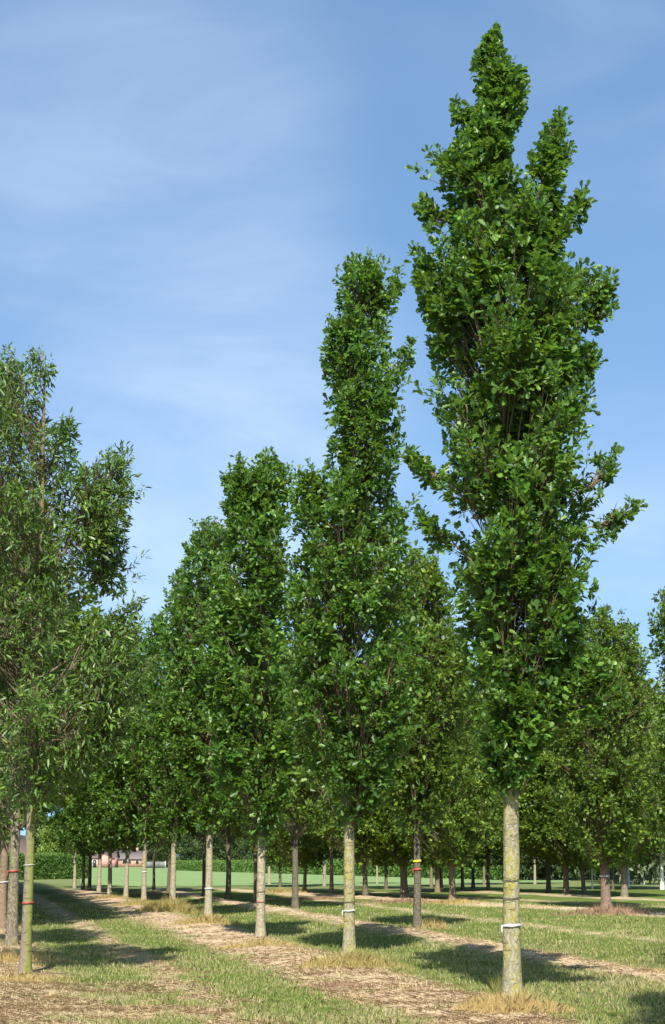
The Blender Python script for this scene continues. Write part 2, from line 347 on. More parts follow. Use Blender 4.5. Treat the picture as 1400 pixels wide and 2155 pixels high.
def trunk_mesh(name, rng, H, r0, mm, axis=None, flare=1.38, wob=.02, nseg=60, n=14, knobs=0):
    z = np.concatenate([[-.15], np.linspace(0, H, nseg)]); zz = np.clip(z, 0, H)
    r = r0 * (1 - .80 * (zz / H) ** 1.05) * (1 + (flare - 1) * np.exp(-zz / .16)) * 1.0
    ax = np.interp(zz, axis[0], axis[1]); ay = np.interp(zz, axis[0], axis[2])
    a = np.arange(n) / n * 2 * np.pi; s = rng.random() * 50
    rr = r[:, None] * (1 + .05 * (vnoise(np.cos(a)[None] * 1.5 + s, np.sin(a)[None] * 1.5, zz[:, None] * 2.2) - .5) * 2 + .025 * (vnoise(np.cos(a)[None] * 4 + s, np.sin(a)[None] * 4, zz[:, None] * 14) - .5) * 2)
    for _ in range(knobs):
        kz, ka = rng.uniform(.4, 2.4), rng.random() * 6.28
        rr *= 1 + .22 * np.exp(-((zz[:, None] - kz) / .05) ** 2 - (np.angle(np.exp(1j * (a[None] - ka))) / .45) ** 2)
    P = np.stack([ax, ay, z], 1); b = MB()
    V = P[:, None] + rr[..., None] * np.stack([np.cos(a), np.sin(a), a * 0], 1)[None]
    b.add(V.reshape(-1, 3), grid_faces(len(z), n, True)); return b.mesh(name, [mm])
def ring_part(name, parent, axis, H, r0, z, mm, hgt=.03, tail=False, off=.006, tilt=0.0):
    r = r0 * (1 - .80 * (z / H) ** 1.05) * 1.06 + off
    a = np.linspace(0, 2 * np.pi, 25)[:-1]; cx, cy = np.interp(z, axis[0], axis[1]), np.interp(z, axis[0], axis[2])
    b = MB(); rows = []
    for dz, dr in ((-hgt / 2, 0), (-hgt / 2, .003), (hgt / 2, .003), (hgt / 2, 0)):
        rows.append(np.stack([cx + (r + dr) * np.cos(a), cy + (r + dr) * np.sin(a), z + dz + tilt * np.cos(a) + .003 * np.sin(5 * a)], 1))
    b.add(np.concatenate(rows), grid_faces(4, 24, True))
    if tail:
        b.tube([[cx - r - .004, cy - .03, z], [cx - r - .008, cy - .035, z - .04], [cx - r - .002, cy - .04, z - .085]], [.010, .012, .005], 5)
    return obj(name, b.mesh(name, [mm]), parent)

def lobe(rows, x0, Y, zg, dy=0.0, kd=.95):
    """rows of (y, xl, xr) read at the tree's own distance -> heights and widths in metres, local to the tree's foot"""
    P = [(up((a + b) / 2, y, Y + dy), up(a, y, Y + dy)[0], up(b, y, Y + dy)[0]) for y, a, b in rows]
    P.sort(key=lambda q: q[0][1])
    zs = np.array([q[0][1] for q in P]) - zg; cx = np.array([(q[1] + q[2]) / 2 for q in P]) - x0; hw = np.array([(q[2] - q[1]) / 2 for q in P])
    return (zs, cx, hw, dy, kd)
def wander(rng, H, amp=.05, lean=(0, 0)):
    z = np.linspace(0, H, 9); x = np.cumsum(rng.normal(0, amp / 3, 9)); y = np.cumsum(rng.normal(0, amp / 3, 9)); x -= x[0]; y -= y[0]
    return (z, x + lean[0] * z / H, y + lean[1] * z / H)
def tree(name, label, group, px, py, lobes_px, barkm, r0, seed, nspray, ntuft, nleaf, size, kind, leafm, bands=(), cat='tree', lean=(0, 0), knobs=0, H=None, **kw):
    rng = np.random.default_rng(seed); x, Y = at(px, py); zg = float(gz(x, Y))
    lb = []
    for l in lobes_px:
        rows, dy, kd = (l + (0.0, .95))[:3] if isinstance(l, tuple) else (l, 0.0, 1.08)
        lb.append(lobe(rows, x, Y, zg, dy, kd))
    H = (H or lb[0][0][-1]) - .45; axis = wander(rng, H, .05, lean)
    root = tag(obj(name, None, None, (x, Y, zg)), label, cat, group)
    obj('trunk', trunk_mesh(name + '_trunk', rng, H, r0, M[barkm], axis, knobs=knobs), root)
    cm, bm = crown_mesh(name + '_crown', rng, lb, axis, H, nspray, ntuft, nleaf, size, kind, M[leafm], **kw)
    obj('crown', cm, root); obj('branches', bm, root)
    for (z, c, h, tail) in bands: ring_part('marker_tape' if 'tape' in c else 'wire_tie', root, axis, H, r0, z, M[c], h, tail, tilt=.006)
    return root
OAKS = 'columnar oaks in the front row'
t1 = tree('oak_tree', 'tallest columnar oak, narrow forked top, white tape round yellow lichened trunk', OAKS, 1078, 2105, [
    [(62, 1044, 1048), (74, 1030, 1049), (84, 1020, 1050), (110, 1008, 1056), (138, 994, 1075), (160, 995, 1112), (190, 1000, 1115), (222, 998, 1110), (250, 985, 1100), (300, 985, 1085),
     (325, 935, 1088), (345, 905, 1092), (390, 915, 1095), (425, 938, 1100), (455, 930, 1130), (480, 940, 1180), (520, 955, 1180), (545, 900, 1185), (580, 878, 1215), (610, 885, 1242),
     (645, 878, 1260), (680, 885, 1250), (720, 895, 1228), (760, 905, 1240), (800, 905, 1250), (840, 905, 1258), (885, 905, 1252), (920, 915, 1226), (960, 925, 1222), (1000, 925, 1250),
     (1040, 908, 1268), (1080, 935, 1250), (1120, 925, 1258), (1160, 935, 1255), (1200, 940, 1245), (1240, 945, 1265), (1285, 950, 1262), (1320, 945, 1245), (1360, 958, 1235), (1400, 962, 1215),
     (1450, 962, 1205), (1500, 972, 1195), (1550, 985, 1175), (1600, 1005, 1130), (1650, 1040, 1095)],
    ([(242, 1165, 1172), (262, 1150, 1188), (300, 1122, 1192), (340, 1105, 1203), (380, 1097, 1196), (420, 1100, 1190), (470, 1102, 1188), (510, 1110, 1185)], -.1, .8),
    ([(412, 1208, 1225), (440, 1190, 1240), (475, 1165, 1225), (500, 1150, 1200)], .1, .8),
    ([(568, 1225, 1245), (590, 1210, 1255), (617, 1230, 1308), (640, 1235, 1305), (668, 1225, 1285), (695, 1200, 1260)], .1, .7),
    ([(965, 1255, 1275), (985, 1245, 1308), (1010, 1240, 1290), (1040, 1230, 1270)], -.15, .8),
    ([(1074, 1300, 1340), (1095, 1250, 1325), (1118, 1240, 1300)], .0, .8),
    ([(735, 1225, 1240), (770, 1220, 1252), (800, 1215, 1250)], .1, .8),
    ([(958, 855, 870), (975, 862, 905), (1000, 875, 940), (1020, 890, 945)], -.1, .8),
    ([(1095, 885, 915), (1118, 888, 940), (1140, 905, 945)], .1, .8),
    ([(436, 882, 910), (455, 883, 935), (478, 905, 960)], .05, .8),
    ([(212, 955, 965), (240, 955, 985), (280, 965, 1000), (310, 970, 1010)], .05, .8),
    ([(530, 897, 910), (560, 875, 925), (605, 866, 930), (640, 880, 930)], .0, .8),
    ([(1395, 1190, 1250), (1430, 1180, 1310), (1465, 1180, 1325), (1500, 1190, 1280)], -.3, .8)],
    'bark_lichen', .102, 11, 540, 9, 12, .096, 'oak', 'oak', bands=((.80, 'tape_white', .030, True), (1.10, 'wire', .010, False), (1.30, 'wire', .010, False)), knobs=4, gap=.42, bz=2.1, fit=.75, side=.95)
t2 = tree('oak_tree', 'second tallest columnar oak, slim upright crown, white tape and one green twig on trunk', OAKS, 735, 2010, [
    [(540, 735, 748), (556, 715, 765), (575, 703, 790), (620, 703, 815), (650, 688, 825), (700, 680, 822), (750, 675, 832), (800, 685, 848), (850, 668, 842), (900, 680, 835), (950, 686, 838),
     (990, 690, 835), (1015, 655, 838), (1050, 622, 850), (1100, 612, 860), (1200, 604, 872), (1300, 598, 882), (1400, 590, 890), (1500, 600, 882), (1600, 620, 860), (1680, 660, 820), (1725, 712, 760)],
    ([(565, 830, 846), (590, 815, 848), (630, 800, 845), (660, 790, 830)], .1, .8),
    ([(715, 858, 868), (740, 838, 876), (775, 825, 862), (800, 820, 850)], -.1, .8),
    ([(552, 770, 785), (580, 765, 800), (620, 760, 800)], -.1, .8),
    ([(1000, 640, 665), (1030, 620, 680), (1080, 610, 690)], -.2, .8)],
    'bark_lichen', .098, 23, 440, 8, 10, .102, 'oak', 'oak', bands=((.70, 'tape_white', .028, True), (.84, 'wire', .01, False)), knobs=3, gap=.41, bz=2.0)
t3 = tree('oak_tree', 'columnar oak with three-pronged top, thin reddish band and dark wire on trunk', OAKS, 548, 1978, [
    [(948, 555, 572), (965, 545, 585), (1010, 520, 600), (1060, 492, 608), (1100, 482, 606), (1150, 472, 606), (1200, 458, 605), (1300, 440, 602), (1400, 430, 612), (1500, 430, 620), (1600, 440, 622), (1700, 470, 608), (1765, 525, 572)],
    ([(960, 505, 520), (985, 498, 528), (1040, 478, 530), (1090, 476, 530)], -.1, .8),
    ([(980, 595, 612), (1010, 588, 613), (1060, 575, 612)], .1, .8),
    ([(1005, 475, 495), (1050, 472, 515), (1100, 475, 520)], .1, .8)],
    'bark_pale', .088, 31, 360, 7, 9, .118, 'oak_low', 'oak', bands=((.66, 'tape_red', .012, False), (.85, 'wire', .012, False)), knobs=2, gap=.38, bz=1.9)
t4 = tree('oak_tree', 'oak beside the three-pronged one, ragged light top sprigs, white tape on brown-grey trunk', OAKS, 438, 1928, [
    [(1095, 425, 440), (1115, 412, 455), (1150, 398, 485), (1180, 378, 492), (1250, 360, 500), (1350, 348, 512), (1450, 345, 520), (1550, 350, 520), (1650, 370, 510), (1745, 410, 472)],
    ([(1095, 440, 465), (1120, 430, 485), (1170, 430, 495)], .2, .8), ([(1110, 412, 425), (1140, 408, 432), (1180, 400, 440)], -.2, .8)],
    'bark_pale', .10, 43, 340, 6, 8, .135, 'oak_low', 'oak', bands=((.72, 'tape_white', .04, False),), knobs=2, gap=.28, bz=1.8)
t5 = tree('oak_tree', 'fifth oak from the camera, swollen ring on pale trunk above domed yellow weeds', OAKS, 363, 1908, [
    [(1185, 385, 400), (1215, 355, 410), (1260, 350, 415), (1320, 335, 420), (1400, 312, 424), (1500, 302, 430), (1600, 302, 430), (1700, 320, 410), (1785, 350, 380)]],
    'bark_pale', .10, 57, 240, 6, 7, .135, 'oak_low', 'oak', knobs=2, gap=.28, bz=1.7)
t6 = tree('oak_tree', 'sixth oak from the camera, slender pale trunk with white mark, low rounded crown', OAKS, 303, 1896, [
    [(1288, 325, 345), (1310, 312, 352), (1350, 300, 362), (1450, 272, 370), (1550, 258, 366), (1650, 262, 355), (1720, 275, 345), (1775, 292, 320)]],
    'bark_pale', .09, 61, 220, 6, 7, .14, 'oak_low', 'oak', gap=.28, bz=1.7, bands=((1.0, 'tape_white', .04, False),))
LT = 'narrow-leaved trees at the frame edge row'
l1 = tree('narrow_leaved_tree', 'tree with long narrow leaves and spreading crown, pink-red tape on smooth green trunk', LT, 52, 2058, [
    [(745, 70, 105), (765, 30, 118), (800, -10, 122), (850, -40, 128), (900, -70, 145), (940, -90, 150), (1000, -100, 185), (1060, -115, 225), (1150, -130, 225), (1200, -140, 205), (1300, -140, 170), (1370, -140, 240), (1500, -130, 260), (1600, -90, 200), (1690, 0, 120)],
    ([(888, 140, 155), (915, 105, 160), (950, 90, 160)], -.2, .8),
    ([(962, 235, 255), (985, 175, 275), (1015, 130, 290), (1060, 110, 302), (1105, 115, 285), (1150, 120, 255), (1175, 130, 250)], .1, 1.4),
    ([(1140, 190, 250), (1190, 165, 275), (1240, 160, 278)], .4, .8),
    ([(1275, 270, 300), (1300, 200, 300), (1345, 150, 290)], .1, .7),
    ([(1350, 150, 290), (1380, 130, 315), (1420, 130, 318), (1480, 140, 300), (1560, 130, 280), (1600, 120, 230)], .1, 1.5),
    ([(725, 18, 28), (780, 0, 45), (850, -30, 60)], .3, .8)],
    'bark_green', .074, 71, 350, 7, 9, .112, 'narrow', 'willow', bands=((.92, 'tape_red', .024, False), (1.42, 'tape_white', .008, False)), knobs=2, rise=.75, droop=.3, gap=.48, bz=2.1, spr=(.2, .36), clump=1.5, side=1.9)
l2 = tree('narrow_leaved_tree', 'tree behind the green-trunked one, gnarled split bark and faded red tape', LT, 24, 1998, [
    [(1010, -20, 40), (1100, -70, 80), (1250, -100, 120), (1400, -110, 150), (1550, -110, 165), (1650, -90, 140), (1720, -30, 90)]],
    'bark_rough', .10, 83, 260, 6, 8, .14, 'narrow', 'willow', bands=((1.25, 'tape_red', .028, True),), knobs=6, rise=.75, droop=.3, gap=.3, bz=1.9)
l3 = tree('narrow_leaved_tree', 'tree cut by the picture edge, white tape on straight pale brown trunk', LT, 3, 1958, [
    [(1180, -30, 20), (1300, -80, 60), (1450, -90, 100), (1600, -90, 120), (1700, -60, 90), (1760, -20, 40)]],
    'bark_tan', .10, 89, 240, 6, 8, .15, 'narrow', 'willow', bands=((.98, 'tape_white', .025, False),), rise=.75, droop=.3, gap=.28, bz=1.9)
MID = 'trees in the second row behind the oaks'
m1 = tree('young_tree', 'light green tree with yellow tape above knotted orange tape on dark slim trunk', MID, 878, 1955, [
    [(1160, 868, 885), (1190, 845, 915), (1230, 815, 945), (1300, 790, 975), (1400, 770, 1000), (1500, 765, 1005), (1600, 780, 985), (1680, 810, 950), (1745, 850, 905)],
    ([(1175, 905, 918), (1210, 880, 925), (1260, 870, 930)], -.2, .8)],
    'bark_dark', .088, 97, 400, 7, 8, .12, 'low', 'light', gap=.26, bz=1.8, bands=((1.46, 'tape_yellow', .045, False), (1.28, 'tape_red', .05, True)))
r1 = tree('young_tree', 'wide light green tree on crooked reddish trunk with pale tie, knobbly bark', 'light green trees in the far block', 1277, 1914, [
    [(1275, 1262, 1280), (1300, 1245, 1290), (1325, 1205, 1342), (1360, 1190, 1352), (1420, 1160, 1390), (1500, 1150, 1380), (1600, 1142, 1395), (1700, 1165, 1380), (1780, 1200, 1345), (1825, 1240, 1300)]],
    'bark_red', .15, 101, 460, 7, 8, .14, 'low', 'light', gap=.28, bz=1.3, bands=((.95, 'tape_white', .03, False),), knobs=5, rise=.8)
r2 = tree('young_tree', 'tree cut by the picture edge, tall ragged crown above the far block', 'light green trees in the far block', 1432, 1932, [
    [(1238, 1395, 1420), (1260, 1368, 1450), (1320, 1372, 1480), (1400, 1368, 1490), (1420, 1385, 1500), (1480, 1385, 1510), (1560, 1360, 1520), (1650, 1345, 1530), (1750, 1355, 1520), (1830, 1400, 1470)]],
    'bark_dark', .12, 103, 300, 7, 8, .12, 'low', 'light', gap=.34, bz=1.3, rise=.8)
# out of frame to the right, only its shadow is seen on the grass
xo, Yo = 3.35, 9.3

# ------------------------------------------------------------------ shared variants for the farther trees
def prof(zs, hw, cx=None, seed=0, wob=.12):
    rng = np.random.default_rng(seed); z = np.linspace(zs[0], zs[-1], 26); w = np.interp(z, zs, hw) * (1 + rng.uniform(-wob, wob, 26))
    return (z, rng.normal(0, .05, 26), w, 0.0, .95)
def variant(kind, seed, H):
    rng = np.random.default_rng(seed); ax = wander(rng, H - .2, .06)
    if kind == 'column':
        lb = [prof([1.75, 2.5, 4.5, 7, 9, H], [.6, 1.35, 1.5, 1.25, .8, .15], seed=seed)]
        return ax, crown_mesh('far_oak_%d' % seed, rng, lb, ax, H, 320, 6, 7, .155, 'low', M['oak'], gap=.26, bz=1.6, brn=.45)
    if kind == 'round':
        lb = [prof([1.25, 2.0, 3.2, 5, 6.6, H], [.9, 1.8, 2.2, 2.1, 1.6, .5], seed=seed)]
        return ax, crown_mesh('far_round_%d' % seed, rng, lb, ax, H, 420, 6, 7, .16, 'low', M['light'], gap=.27, bz=1.1, rise=.7, brn=.45)
    if kind == 'high':
        lb = [prof([2.3, 3.0, 4.2, 6, 7.4, H], [.7, 1.5, 1.9, 1.8, 1.4, .4], seed=seed)]
        return ax, crown_mesh('far_high_%d' % seed, rng, lb, ax, H, 330, 6, 7, .155, 'low', M['light'], gap=.25, bz=2.0, brn=.45)
    if kind in ('back', 'grey', 'yellow'):
        lb = [prof([.2, 1.5, 4, 7, 9, H], [1.5, 2.6, 3.2, 2.9, 1.8, .3], seed=seed, wob=.2)]
        return ax, crown_mesh('back_%d' % seed, rng, lb, ax, H, 300, 6, 5, .42, 'low', M[{'back': 'far'}.get(kind, kind)], gap=.3, bz=.2, brn=.45, spr=(.4, .8), clump=.7)
VAR = {}
for kind, n, H in (('column', 3, 10.2), ('round', 3, 8.9), ('high', 2, 9.0), ('back', 3, 10.5), ('grey', 1, 10.5), ('yellow', 1, 10.5)):
    VAR[kind] = [(H,) + variant(kind, 500 + 17 * i + len(kind) * 3, H) for i in range(n)]
TR = {}
def far_tree(name, label, group, x, Y, kind, vi, barkm, r0=.1, hs=1.0, rz=0.0, ws=None, bands=()):
    H, ax, (cm, bm) = VAR[kind][vi % len(VAR[kind])]
    key = (kind, vi % len(VAR[kind]), barkm, round(r0, 3))
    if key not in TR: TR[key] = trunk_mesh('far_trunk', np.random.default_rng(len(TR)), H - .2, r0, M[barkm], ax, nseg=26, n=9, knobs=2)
    root = tag(obj(name, None, None, (x, Y, float(gz(x, Y)))), label, 'tree', group); root.rotation_euler.z = rz
    w = ws or hs; root.scale = (w, w, hs)
    obj('trunk', TR[key], root); obj('crown', cm, root); obj('branches', bm, root)
    for z, c, h in bands: ring_part('marker_tape', root, ax, H - .2, r0, z, M[c], h)
    return root
rr = random.Random(5)
def ft(px, py, label, group, kind, barkm, r0=.09, hs=1.0, name='young_tree', bands=()):
    x, Y = at(px, py); return far_tree(name, label, group, x, Y, kind, rr.randrange(3), barkm, r0, hs, rr.random() * 6.28, bands=bands)
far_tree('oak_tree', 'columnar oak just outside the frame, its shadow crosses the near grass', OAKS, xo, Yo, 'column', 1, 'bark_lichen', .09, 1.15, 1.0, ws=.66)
far_tree('young_tree', 'tree just outside the frame beside the second row, shading the brown strip', MID, 6.0, 21.0, 'column', 2, 'bark_dark', .09, 1.0, 2.0, ws=.9)
for i in range(16):
    yy = 42 + 4.4 * i; far_tree('narrow_leaved_tree', 'tree outside the frame in the edge row, shading the lane', LT, 2.0 - .211 * (yy - 18.9) - 5.1, yy, 'high', i, 'bark_tan', .10, 1.1, i * 1.3, ws=1.5)
for i, (px, py, b, r0, txt) in enumerate([
    (265, 1892, 'bark_pale', .085, 'seventh oak from the camera, clean pale trunk fully in sun'),
    (231, 1888, 'bark_pale', .085, 'eighth oak from the camera, trunk shaded across its middle above yellow foot'),
    (208, 1880, 'bark_pale', .085, 'ninth oak from the camera, pale upper and dark lower trunk'),
    (188, 1877, 'bark_dark', .085, 'tenth oak from the camera, all-dark trunk in front of pink wall'),
    (175, 1874, 'bark_tan', .085, 'eleventh oak from the camera, brown trunk just past the hedge end'),
    (157, 1869, 'bark_pale', .08, 'twelfth and last oak of the front row, thin trunk before the hedge end')]):
    ft(px, py, txt, OAKS, 'column', b, r0, rr.uniform(.94, 1.04), 'oak_tree')
for px, py, kind, b, r0, hs, txt, bands in [
    (622, 1912, 'high', 'bark_dark', .10, 1.05, 'thick dark trunk, light brown near its top, between the two nearest oaks’ neighbours', ()),
    (538, 1902, 'high', 'bark_dark', .075, 1.0, 'dark trunk with yellow tape peeping past the three-pronged oak', ((1.75, 'tape_yellow', .06),)),
    (480, 1894, 'high', 'bark_dark', .10, 1.0, 'dark lichen-spotted trunk midway between two pale oak trunks', ()),
    (429, 1889, 'high', 'bark_dark', .075, 1.0, 'dark trunk touching the white-taped brown-grey oak', ()),
    (354, 1879, 'high', 'bark_dark', .07, .95, 'thin mossy trunk hugging the oak with the swollen ring', ()),
    (324, 1874, 'high', 'bark_dark', .07, .95, 'very dark thin trunk alone before the bright field', ())]:
    ft(px, py, txt.replace(' between the two nearest oaks’ neighbours', ' standing alone left of the second oak' ).replace('standing alone left of', 'standing beside'), MID, kind, b, r0, hs, bands=bands)
BL = 'light green trees in the far block'
for px, py, kind, b, r0, hs, txt in [
    (851, 1889, 'round', 'bark_tan', .14, 1.05, 'thick light brown trunk beside the yellow-taped tree'),
    (953, 1894, 'round', 'bark_tan', .12, 1.05, 'smooth orange-brown trunk right after the yellow-taped tree'),
    (769, 1889, 'round', 'bark_dark', .10, 1.0, 'dark trunk first past the second oak, brown soil at its foot'),
    (698, 1882, 'high', 'bark_tan', .085, 1.0, 'slim light brown trunk that runs bare up into the leaves'),
    (641, 1877, 'round', 'bark_tan', .085, .95, 'half-sunlit trunk with pale foot on a bare mound'),
    (590, 1867, 'round', 'bark_dark', .08, .95, 'thin dark trunk on a weedy reddish mound'),
    (567, 1862, 'high', 'bark_pale', .11, .85, 'whitish tapering trunk next to the three-pronged oak'),
    (683, 1865, 'high', 'bark_pale', .10, .9, 'pale short trunk standing in the bright grass field'),
    (794, 1861, 'high', 'bark_pale', .07, .85, 'smallest pale trunk in front of the long hedge'),
    (813, 1871, 'round', 'bark_dark', .08, 1.0, 'thin black trunk before the long hedge'),
    (908, 1867, 'high', 'bark_tan', .08, .9, 'pale brown thin trunk behind the far block, against the hedge'),
    (921, 1878, 'round', 'bark_tan', .11, .95, 'light trunk that touches a dark one in the far block'),
    (929, 1877, 'round', 'bark_dark', .09, 1.0, 'black trunk that touches a light one in the far block'),
    (974, 1875, 'round', 'bark_dark', .08, 1.0, 'short black trunk low under leaves, past the orange-brown one'),
    (996, 1871, 'round', 'bark_dark', .09, .95, 'greyish mossy trunk halfway to the tallest oak'),
    (1019, 1862, 'high', 'bark_tan', .07, .9, 'thin pinkish trunk standing before the dark hedge end'),
    (1028, 1874, 'round', 'bark_dark', .085, 1.0, 'black trunk last before the tallest oak'),
    (1126, 1861, 'high', 'bark_pale', .09, .85, 'pale mottled trunk first past the tallest oak'),
    (1155, 1878, 'round', 'bark_dark', .10, 1.05, 'black trunk against the darkest undergrowth'),
    (1192, 1880, 'round', 'bark_tan', .12, 1.05, 'grey-brown ridged trunk between two black ones'),
    (1229, 1881, 'round', 'bark_dark', .09, 1.0, 'straight black trunk next to the crooked reddish one'),
    (1247, 1871, 'round', 'bark_birch', .05, .9, 'very thin whitish trunk in the shadow of the crooked one'),
    (1290, 1872, 'round', 'bark_dark', .06, .9, 'thin dark trunk just beyond the crooked reddish one'),
    (1315, 1888, 'round', 'bark_rough', .12, 1.05, 'mossy trunk paired with a white-barked stem'),
    (1323, 1868, 'round', 'bark_birch', .06, 1.0, 'white-barked stem paired with the mossy trunk'),
    (1394, 1872, 'round', 'bark_birch', .08, 1.1, 'last white-barked trunk at the picture edge')]:
    ft(px, py, ('tree with ' + txt), BL, kind, b, r0, hs)

# ------------------------------------------------------------------ ground
xs = np.concatenate([-np.geomspace(2500, 12, 34), np.arange(-11.7, 13, .22), np.geomspace(13.2, 2500, 34)])
ys = np.concatenate([-np.geomspace(1500, 4, 14), np.linspace(-2, 11, 12), np.arange(11.5, 42, .22), np.arange(42.4, 90, .7), np.geomspace(92, 4000, 60)])
X, Yg = np.meshgrid(xs, ys); Z = gz(X, Yg)
def ground_shader(N, L):
    g = N('ShaderNodeNewGeometry'); sp = N('ShaderNodeSeparateXYZ'); L(g.outputs['Position'], sp.inputs[0]); x, y = sp.outputs[0], sp.outputs[1]
    P = g.outputs['Position']
    n_big = noise(N, L, P, .55, 5, .6); n_mid = noise(N, L, P, 2.2, 5, .65); n_fine = noise(N, L, P, 22, 5, .7); n_hf = noise(N, L, P, 90, 3, .7)
    u = mth(N, L, 'ADD', mth(N, L, 'MULTIPLY_ADD', y, .211, x), -18.9 * .211 - 2.0)
    u = mth(N, L, 'MULTIPLY_ADD', mth(N, L, 'SUBTRACT', n_mid, .5), 1.1, u)
    u = mth(N, L, 'MULTIPLY_ADD', mth(N, L, 'SUBTRACT', n_fine, .5), .5, u)
    v = mth(N, L, 'ADD', mth(N, L, 'MULTIPLY_ADD', y, .40, x), -50.5 * .4 - 8.1)
    v = mth(N, L, 'MULTIPLY_ADD', mth(N, L, 'SUBTRACT', n_big, .5), 2.0, v)
    def band(c, a, b, e=.45):
        return mth(N, L, 'MULTIPLY', smooth(N, L, c, a - e, a + e), mth(N, L, 'SUBTRACT', 1.0, smooth(N, L, c, b - e, b + e)))
    s = band(u, -1.65, -.05)
    for q in (mth(N, L, 'MULTIPLY', band(u, -6.4, -4.6), .75), mth(N, L, 'MULTIPLY', band(u, -3.5, -2.9, .2), .7), mth(N, L, 'MULTIPLY', band(u, -8, -2.9), mth(N, L, 'MULTIPLY', .8, mth(N, L, 'SUBTRACT', 1.0, smooth(N, L, y, 18, 23)))), band(u, 2.85, 3.75, .3), band(u, 7.0, 7.6, .4), band(v, -1.1, 1.0, .4), mth(N, L, 'MULTIPLY', band(v, 8.4, 10.6, .6), .8), mth(N, L, 'MULTIPLY', band(v, 3.8, 4.8, .5), .7)):
        s = mth(N, L, 'MAXIMUM', s, q)
    nearb = mth(N, L, 'SUBTRACT', 1.0, smooth(N, L, y, 78, 92)); s = mth(N, L, 'MULTIPLY', s, nearb)
    s = mth(N, L, 'MULTIPLY', s, noise(N, L, P, 1.1, 4, .6, .25, .5))
    s = mth(N, L, 'MAXIMUM', s, mth(N, L, 'MULTIPLY', noise(N, L, P, 3.1, 5, .6, .58, .72), .55))
    green = mixcol(N, L, n_mid, (.060, .105, .015), (.125, .165, .030)); green = mixcol(N, L, smooth(N, L, n_big, .52, .72), green, (.19, .20, .06))
    straw = mixcol(N, L, n_mid, (.47, .35, .22), (.55, .43, .28)); straw = mixcol(N, L, noise(N, L, P, 1.6, 4, .6, .45, .65), straw, (.40, .26, .19))
    straw = mixcol(N, L, smooth(N, L, n_fine, .45, .8, 0, .45), straw, (.34, .24, .145))
    far = mixcol(N, L, n_big, (.12, .16, .05), (.17, .20, .07))
    c = mixcol(N, L, smooth(N, L, y, 80, 95), green, far); c = mixcol(N, L, s, c, straw)
    c = mixcol(N, L, mth(N, L, 'MULTIPLY', smooth(N, L, n_hf, .35, .7), .5), mixcol(N, L, .35, c, (0.02, .02, .01)), c)
    h = mth(N, L, 'ADD', n_fine, mth(N, L, 'MULTIPLY', n_hf, .4))
    return principled(N, L, c, .95, .08, h, .2, .03)
M['ground'] = mat('ground_grass_and_soil', ground_shader)
gm = raw_mesh('ground', np.stack([X, Yg, Z], -1).reshape(-1, 3), grid_faces(len(ys), len(xs)).ravel(), np.arange((len(ys) - 1) * (len(xs) - 1)) * 4, [M['ground']], smooth_=True)
tag(obj('ground', gm), 'nursery ground of mown grass with brown bare strips', None, None, 'structure')
# the bright field beyond the rows
def field_shader(N, L):
    P = N('ShaderNodeNewGeometry').outputs['Position']
    c = mixcol(N, L, noise(N, L, P, .12, 5, .6, .35, .65), (.13, .20, .075), (.165, .235, .09)); c = mixcol(N, L, noise(N, L, P, 3, 4, .6, .4, .7), c, (.11, .165, .06))
    return principled(N, L, c, .9, .1, noise(N, L, P, 12, 4), .6, .05)
M['field'] = mat('young_grass_crop', field_shader)
edge_near = [at(170, 1862), at(300, 1868), at(560, 1864), at(800, 1866), at(1060, 1860), at(1200, 1858)]
edge_far = [at(165, 1823), at(300, 1825), at(420, 1826), at(700, 1830), at(1050, 1846), at(1200, 1850)]
fv = []
for k in range(24):
    t = k / 23
    for j in range(41):
        s_ = j / 40 * 5; i = min(int(s_), 4); f = s_ - i
        a = [edge_near[i][q] * (1 - f) + edge_near[i + 1][q] * f for q in (0, 1)]; b = [edge_far[i][q] * (1 - f) + edge_far[i + 1][q] * f for q in (0, 1)]
        x, y = a[0] * (1 - t) + b[0] * t, a[1] * (1 - t) + b[1] * t; fv.append((x, y, 0))
fv = np.array(fv); fv[:, 2] = gz(fv[:, 0], fv[:, 1]) + .03
tag(obj('field', raw_mesh('field', fv, grid_faces(24, 41).ravel(), np.arange(23 * 40) * 4, [M['field']], smooth_=True)), 'bright blue-green field of young grass before the long hedge', None, None, 'structure')

# ------------------------------------------------------------------ grass and straw
def straw_mask(x, y):
    u = rowu(x, y) + (vnoise(x * 2.2, y * 2.2, 5) - .5) * 1.0 + (vnoise(x * 7, y * 7, 8) - .5) * .5
    def band(a, b): return ((u > a) & (u < b)).astype(float)
    nr_ = (y + 3 * (vnoise(x, y, 6) - .5) < 22.0); return np.clip(band(-1.65, -.05) + band(-6.4, -4.7) + band(-3.5, -2.9) + band(-8, -2.9) * nr_ * (vnoise(x * 1.3, y * 1.3, 31) > .42) + band(2.85, 3.75), 0, 1)
def blade_mat(name, g0, g1, dry0, dry1, trans=.25):
    def b(N, L):
        r = N('ShaderNodeAttribute', attribute_name='rnd').outputs['Fac']; d = N('ShaderNodeAttribute', attribute_name='dry').outputs['Fac']
        c = mixcol(N, L, d, mixcol(N, L, r, g0, g1), mixcol(N, L, r, dry0, dry1)); p = principled(N, L, c, .8, .1)
        tr = N('ShaderNodeBsdfTranslucent'); L(c, tr.inputs[0]); m = N('ShaderNodeMixShader'); m.inputs[0].default_value = trans; L(p, m.inputs[1]); L(tr.outputs[0], m.inputs[2]); return m.outputs[0]
    return mat(name, b)
M['blade'] = blade_mat('grass_blades', (.065, .125, .015), (.17, .23, .045), (.40, .28, .16), (.60, .47, .31))
